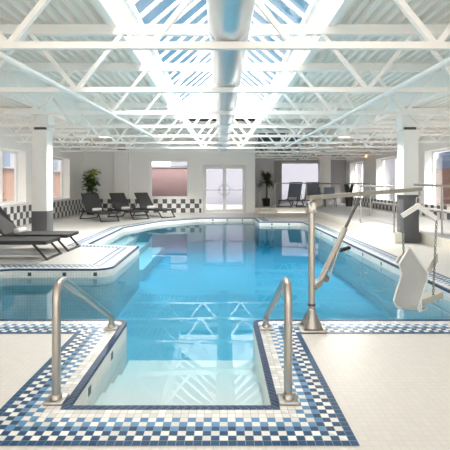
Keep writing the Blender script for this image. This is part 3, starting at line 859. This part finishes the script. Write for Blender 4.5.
def towel(label, lo, x=0.14, length=0.36, rad=0.062, group='rolled white towels'):
    """rolled towel lying across the seat of lounger lo"""
    r = thing('rolled_towel', label, 'towel', (0, 0, 0), 0, group)
    m = MB(); n = 22; prof = [(0.0, -length/2+0.012), (rad*0.45, -length/2+0.004), (rad*0.75, -length/2+0.012), (rad, -length/2+0.03), (rad*1.03, 0), (rad, length/2-0.03), (rad*0.75, length/2-0.012), (rad*0.45, length/2-0.004), (0.0, length/2-0.012)]
    m.lathe(prof, (0, 0, 0), n)
    for v in m.v: v.xyz = Vector((v.x, v.z, v.y*0.9))
    m.build('roll', M['towel'], r)
    m = MB(); pts = [Vector((math.cos(t_)*rad*(1.06), 0, math.sin(t_)*rad*0.97)) for t_ in (0.4, 0.6, 0.8, 1.0, 1.2)]
    vs = [p+Vector((0, -length/2+0.02, 0)) for p in pts]+[p+Vector((0, length/2-0.02, 0)) for p in pts]
    k = len(pts); m.add(vs, [(i, i+1, i+1+k, i+k) for i in range(k-1)], True); m.build('loose_flap', M['towel'], r)
    rz = lo.rotation_euler.z; c = Vector((x, 0, 0.315+0.004+rad*0.9)); R_ = Matrix.Rotation(rz, 3, 'Z')
    r.location = lo.location+R_@c; r.rotation_euler = (0, 0, rz)
G1 = 'dark loungers left of the pool'
n1 = lounger('dark grey sling sun lounger at the left edge, nearest to the camera', (-4.20, 7.83, 0), 0, M['lounger'], G1)
n2 = lounger('dark grey sling sun lounger at the left edge, just behind the nearest one', (-4.17, 8.78, 0), 0, M['lounger'], G1)
f1 = lounger('dark grey sling sun lounger in front of the leafy plant, leftmost by the far wall', (-4.62, 16.05, 0), math.radians(-50), M['lounger'], G1)
f2 = lounger('dark grey sling sun lounger in front of the white pilaster, middle by the far wall', (-3.80, 17.0, 0), math.radians(-46), M['lounger'], G1)
f3 = lounger('dark grey sling sun lounger below the pink brick window, rightmost by the far wall', (-2.96, 17.75, 0), math.radians(-42), M['lounger'], G1)
towel('rolled white towel on the second dark lounger at the left edge', n2)
towel('rolled white towel on the lounger in front of the leafy plant', f1)
towel('rolled white towel on the lounger in front of the white pilaster', f2)
towel('rolled white towel on the lounger below the pink brick window', f3)
G2 = 'slate loungers in the raised alcove'
r1 = lounger('slate blue lounger in the raised alcove, left one before the bright window', (3.50, 21.6, PZ), math.radians(-118), M['lounger_blue'], G2, 66, 0.92)
r2 = lounger('slate blue lounger in the raised alcove, right one against the window edge', (4.36, 21.7, PZ), math.radians(-118), M['lounger_blue'], G2, 66, 0.92)
towel('rolled white towel on the slate blue lounger before the alcove window', r1, 0.12, 0.42)
G3 = 'dark chairs beside the alcove pillar'
def alcove_chair(label, loc, rz):
    r = thing('lounge_chair', label, 'chair', (0, 0, 0), 0, G3); fab = M['lounger_blue']
    m = MB(); m.bbox((-0.25, -0.24, 0.36), (0.25, 0.24, 0.41), 0.015); m.build('seat', fab, r)
    m = MB(); b0 = Vector((0, 0.22, 0.40)); b1 = Vector((0, 0.36, 0.92)); m.bar(b0, b1, 0.50, 0.03, (0, 1, 0)); m.build('backrest', fab, r)
    for sx in (-1, 1):
        for sy in (-1, 1):
            m = MB(); m.bar((sx*0.24, sy*0.20, 0.38), (sx*0.25, sy*0.24, 0.0), 0.03, 0.03, (1, 0, 0)); m.build('leg', M['lounger_frame'], r)
        m = MB(); m.bar((sx*0.26, -0.24, 0.60), (sx*0.26, 0.26, 0.60), 0.04, 0.025); m.bar((sx*0.26, -0.22, 0.60), (sx*0.255, -0.22, 0.38), 0.025, 0.025, (1, 0, 0)); m.build('armrest', M['lounger_frame'], r)
    r.location = loc; r.rotation_euler = (0, 0, rz)
alcove_chair('slate grey chair in front of the alcove pillar, left of the pair', (4.92, 22.6, PZ), math.radians(8))
alcove_chair('slate grey chair at the right edge of the alcove pillar, right of the pair', (5.14, 20.9, PZ), math.radians(-6))

# ------------------------------------------------------------------ plants
def leaf(m, base, d, ln, w, droop, nrm=Vector((0, 0, 1)), n=5):
    d = Vector(d).normalized(); s = d.cross(nrm)
    if s.length < 1e-3: s = d.cross(Vector((1, 0, 0)))
    s.normalize(); v = []; p = Vector(base)
    for i in range(n+1):
        t_ = i/n; ww = w*math.sin(PI*(0.08+0.92*t_))**0.8*(1 if t_ < 1 else 0.05); v += [p-s*ww/2, p+s*ww/2]
        d = (d+Vector((0, 0, -droop/n))).normalized(); p = p+d*(ln/n)
    m.add(v, [(2*i, 2*i+1, 2*i+3, 2*i+2) for i in range(n)], True)
px, py = -5.60, 18.75
t = thing('potted_fig', 'tall leafy green fig plant in dark pot in the far left corner', 'plant', (px, py, 0))
m = MB(); m.lathe([(0.0, 0.0), (0.16, 0.0), (0.21, 0.40), (0.225, 0.42), (0.20, 0.42), (0.19, 0.38)], (px, py, 0), 24); m.build('pot', M['pot'], t)
m = MB(); m.lathe([(0.19, 0.37), (0.0, 0.39)], (px, py, 0), 20); m.build('soil', M['soil'], t)
m = MB(); stems = []
for k in range(4):
    a = k*1.7; q = [Vector((px+0.05*math.cos(a), py+0.05*math.sin(a), 0.36)), Vector((px+0.10*math.cos(a), py+0.10*math.sin(a), 1.1)), Vector((px+0.15*math.cos(a), py+0.15*math.sin(a), 1.92-0.1*k))]
    m.tube(q, [0.018, 0.014, 0.007], 8); stems.append(q)
m.build('stem', M['bark'], t)
m = MB(); m2 = MB()
for k in range(380):
    q = random.choice(stems); z = random.random()**0.8; p = q[1].lerp(q[2], z) if random.random() < 0.75 else q[0].lerp(q[1], 0.45+0.55*z)
    a = random.uniform(0, 2*PI); e = random.uniform(-0.3, 0.8); dd = Vector((math.cos(a)*math.cos(e), math.sin(a)*math.cos(e), math.sin(e)))
    tgt = m2 if (p.z > 1.6 and random.random() < 0.65) else m
    leaf(tgt, p+dd*random.uniform(0.0, 0.17), dd, random.uniform(0.18, 0.27), random.uniform(0.10, 0.15), 0.7)
m.build('foliage', M['leaf'], t); m2.build('young_leaves', M['leaf_new'], t)

px, py = 2.17, 21.45
t = thing('potted_palm', 'spiky green palm in dark pot by the alcove stair rail', 'plant', (px, py, PZ))
m = MB(); m.lathe([(0.0, 0.0), (0.17, 0.0), (0.22, 0.36), (0.235, 0.38), (0.21, 0.38), (0.20, 0.34)], (px, py, PZ), 24); m.build('pot', M['pot'], t)
m = MB(); m.lathe([(0.2, 0.33), (0.0, 0.35)], (px, py, PZ), 20); m.build('soil', M['soil'], t)
m = MB(); m.tube([(px, py, PZ+0.33), (px+0.02, py, PZ+0.7), (px, py, PZ+1.20)], [0.05, 0.04, 0.035], 10); m.build('stem', M['bark'], t)
m = MB()
for k in range(190):
    a = random.uniform(0, 2*PI); e = random.uniform(-0.25, 1.35); dd = Vector((math.cos(a)*math.cos(e), math.sin(a)*math.cos(e), math.sin(e)))
    leaf(m, Vector((px, py, PZ+1.20))+dd*0.03, dd, random.uniform(0.46, 0.66), 0.055, 1.0, n=6)
m.build('foliage', M['palm'], t)

px, py = 6.12, 21.2
t = thing('potted_snake_plant', 'upright snake plant in tall black planter by the right wall', 'plant', (px, py, PZ))
m = MB(); m.lathe([(0.0, 0.0), (0.15, 0.0), (0.20, 0.60), (0.21, 0.62), (0.185, 0.62), (0.18, 0.58)], (px, py, PZ), 24); m.build('planter', M['pot'], t)
m = MB(); m.lathe([(0.18, 0.57), (0.0, 0.59)], (px, py, PZ), 20); m.build('soil', M['soil'], t)
m = MB()
for k in range(30):
    a = random.uniform(0, 2*PI); e = random.uniform(1.15, 1.5); rr = random.uniform(0, 0.12); dd = Vector((math.cos(a)*math.cos(e), math.sin(a)*math.cos(e), math.sin(e)))
    leaf(m, (px+rr*math.cos(a), py+rr*math.sin(a), PZ+0.56), dd, random.uniform(0.38, 0.72), 0.085, 0.0, Vector((math.cos(a+1.2), math.sin(a+1.2), 0.1)), 6)
m.build('foliage', M['snake'], t)

# ------------------------------------------------------------------ railings on the platform
def railing(name, label, path, posts, z, h, loc, mid=False):
    t = thing(name, label, 'railing', loc, group='stainless guard rails')
    m = MB(); pts = rounded([Vector((x, y, zz)) for x, y, zz in path], 0.06, 5) if len(path) > 2 else [Vector(p) for p in path]
    m.tube(pts, 0.024, 12); m.build('top_rail', M['steel_satin'], t)
    for x, y, z0, zt in posts:
        m = MB(); m.tube([(x, y, z0), (x, y, zt)], 0.021, 12); p = m.build('post', M['steel_satin'], t)
        m = MB(); m.lathe([(0.0, 0.012), (0.045, 0.012), (0.05, 0.0)], (x, y, z0), 16); m.build('base_flange', M['steel_satin'], p)
        for zz in (0.33, 0.67):
            m = MB(); c = Vector((x, y, z0+(zt-z0)*zz)); m.tube([c+Vector((-0.04, 0, 0)), c+Vector((0.04, 0, 0))], 0.012, 8); m.build('clamp', M['steel'], p)
    return t
RT = 1.31
railing('guard_railing', 'stainless guard rail in front of the alcove loungers', [(2.42, 20.06, RT+0.02), (4.10, 20.06, RT+0.02), (5.0, 14.85, RT)],
        [(2.42, 20.06, PZ, RT+0.02), (3.84, 20.06, PZ, RT+0.02), (5.0, 14.85, PZ, RT)], PZ, 1.1, (3.0, 20.06, PZ))
railing('guard_railing', 'stainless guard rail along the platform edge left of the grey footed column', [(3.84, 12.2, 1.245), (3.84, 9.82, 1.245)],
        [(3.84, 12.2, PZ, 1.245), (3.84, 9.82, PZ, 1.245)], PZ, 1.0, (3.84, 11, PZ))
railing('guard_railing', 'stainless guard rail at the right edge beyond the hanging sling seat', [(4.06, 9.3, 1.288), (4.65, 9.3, 1.262), (6.86, 9.3, 1.262)],
        [(4.65, 9.3, PZ, 1.262), (5.75, 9.3, PZ, 1.262)], PZ, 1.0, (5, 9.3, PZ))
t = thing('stair_handrail', 'sloping stainless stair handrail beside the alcove palm', 'handrail', (1.9, 19.2, 0))
for x, nm in ((1.86, 'rail'), (2.36, 'rail')):
    m = MB(); m.tube(rounded([(x-0.30, 18.95, 0.98), (x-0.22, 19.1, 1.02), (x+0.02, 20.0, 1.31), (x+0.06, 20.2, 1.31)], 0.1, 4), 0.022, 12); m.build('rail', M['steel_satin'], t)
    if x < 2:
        m = MB(); m.tube([(x-0.21, 19.15, 0.0), (x-0.21, 19.15, 1.02)], 0.02, 12); p = m.build('post', M['steel_satin'], t)
        m = MB(); m.lathe([(0.0, 0.012), (0.045, 0.012), (0.05, 0.0)], (x-0.21, 19.15, 0), 16); m.build('base_flange', M['steel_satin'], p)
m = MB(); m.tube([(2.16, 19.6, 0.11), (2.16, 19.6, 1.12)], 0.02, 12); m.build('post', M['steel_satin'], t)

# ------------------------------------------------------------------ outside
m = MB()
m.box((-40, -20, -0.30), (-6.7, 60, -0.10)); m.box((7.3, -20, -0.30), (40, 60, -0.10)); m.box((-6.7, 24.85, -0.30), (7.3, 60, -0.10)); m.box((-6.7, 20.25, -0.30), (1.15, 24.85, -0.10))
m.build('ground', M['paving'], kind='structure')
def shed(name, label, cat, a, b, material, wins=(), roof=None):
    t = thing(name, label, cat, ((a[0]+b[0])/2, (a[1]+b[1])/2, a[2]))
    m = MB(); m.box(a, b); m.build('wall', material, t)
    if roof: m = MB(); m.box((min(a[0],b[0])-0.1, a[1]-0.1, b[2]), (max(a[0],b[0])+0.1, b[1]+0.1, b[2]+roof)); m.build('coping', M['render'], t)
    for w in wins: m = MB(); m.box(*w); m.build('window', M['window_dark'], t)
shed('brick_wall', 'salmon brick wall outside the left windows', 'wall', (-9.9, 4, -0.1), (-9.6, 30, 2.0), M['brick'], (), 0.06)
shed('house', 'pale house with dark windows beyond the salmon brick wall', 'house', (-20, 8, -0.1), (-15, 44, 4.2), M['render'],
     [((-15.03, y, 2.4), (-14.98, y+1.1, 3.6)) for y in (12, 15, 18, 21, 24, 27, 30, 33, 36, 39)])
shed('brick_wall', 'rose brick wall outside the far window', 'wall', (-6, 23.0, -0.1), (-1.3, 23.3, 2.16), M['brick_pink'], (), 0.05)
shed('timber_fence', 'brown timber screen outside the right window', 'fence', (10.0, 16.5, -0.1), (10.15, 22.6, 2.0), M['timber'])
shed('house', 'blue slate house beyond the brown timber screen', 'house', (16, 20, -0.1), (20, 32.5, 3.6), M['slate'], [((15.97, y, 2.3), (16.02, y+1.0, 3.2)) for y in (23, 26, 29)])
shed('outbuilding', 'pale plain outbuilding seen through the glass doors and alcove window', 'building', (-3.5, 30, -0.1), (12.0, 34, 4.5), M['lavender'])
shed('outbuilding', 'pale lavender building outside the two further right windows', 'building', (14, 33, -0.1), (18, 60, 5.0), M['render'])

# ------------------------------------------------------------------ world, sun, camera
w = bpy.data.worlds.new('world'); SC.world = w; w.use_nodes = True
N = w.node_tree.nodes; L = w.node_tree.links; bg = N['Background']
tc = N.new('ShaderNodeTexCoord'); sp = N.new('ShaderNodeSeparateXYZ'); L.new(tc.outputs['Generated'], sp.inputs[0])
# clear blue band low in the sky, unseen bright zenith and rear glare added to fill the room
rp = N.new('ShaderNodeValToRGB'); L.new(math_node(N, L, 'MULTIPLY_ADD', sp.outputs['Z'], 0.5, 0.5), rp.inputs[0])
el_ = rp.color_ramp.elements
el_[0].position = 0.0; el_[0].color = (0.50, 0.48, 0.45, 1); el_[1].position = 1.0; el_[1].color = (2.0, 1.9, 1.75, 1)
for p, c in ((0.49, (0.60, 0.58, 0.55, 1)), (0.505, (0.62, 0.62, 0.66, 1)), (0.545, (0.55, 0.60, 0.68, 1)), (0.575, (0.036, 0.082, 0.118, 1)), (0.74, (0.029, 0.070, 0.104, 1)), (0.80, (0.25, 0.28, 0.30, 1))):
    e = el_.new(p); e.color = c
nz = N.new('ShaderNodeTexNoise'); nz.inputs['Scale'].default_value = 4.0; nz.inputs['Detail'].default_value = 5
L.new(tc.outputs['Generated'], nz.inputs['Vector'])
cr = N.new('ShaderNodeMapRange'); cr.inputs[1].default_value = 0.54; cr.inputs[2].default_value = 0.70; cr.inputs[4].default_value = 0.4
L.new(nz.outputs['Fac'], cr.inputs[0])
cm = mix_col(N, L, cr.outputs[0], rp.outputs[0], (0.15, 0.155, 0.165))
gl = N.new('ShaderNodeMapRange'); gl.inputs[1].default_value = -0.15; gl.inputs[2].default_value = -0.75
L.new(sp.outputs['Y'], gl.inputs[0])
cm = mix_col(N, L, gl.outputs[0], cm, (0.42, 0.405, 0.385))
L.new(cm, bg.inputs['Color']); bg.inputs['Strength'].default_value = 3.0
sl = bpy.data.lights.new('sun', 'SUN'); sl.energy = 7.5; sl.angle = math.radians(20); sl.color = (1, 0.96, 0.9)
so = bpy.data.objects.new('sun', sl); COL.objects.link(so)
so.rotation_euler = Vector((-0.28, 0.85, -0.62)).to_track_quat('-Z', 'Y').to_euler()

cd = bpy.data.cameras.new('camera'); cam = bpy.data.objects.new('camera', cd); COL.objects.link(cam)
cam.location = (0, 0, 1.3); cam.rotation_euler = (PI/2, 0, 0); cd.sensor_width = 36; cd.lens = 35.2
cd.shift_x = 3/450; cd.shift_y = -41/450; cd.clip_start = 0.05; cd.clip_end = 300
SC.camera = cam
SC.view_settings.view_transform = 'Standard'; SC.view_settings.look = 'None'
SC.view_settings.exposure = 0.82
SC.cycles.diffuse_bounces = 8; SC.cycles.max_bounces = 16; SC.cycles.transparent_max_bounces = 16; SC.view_settings.gamma = 1.0; SC.view_settings.use_curve_mapping = False
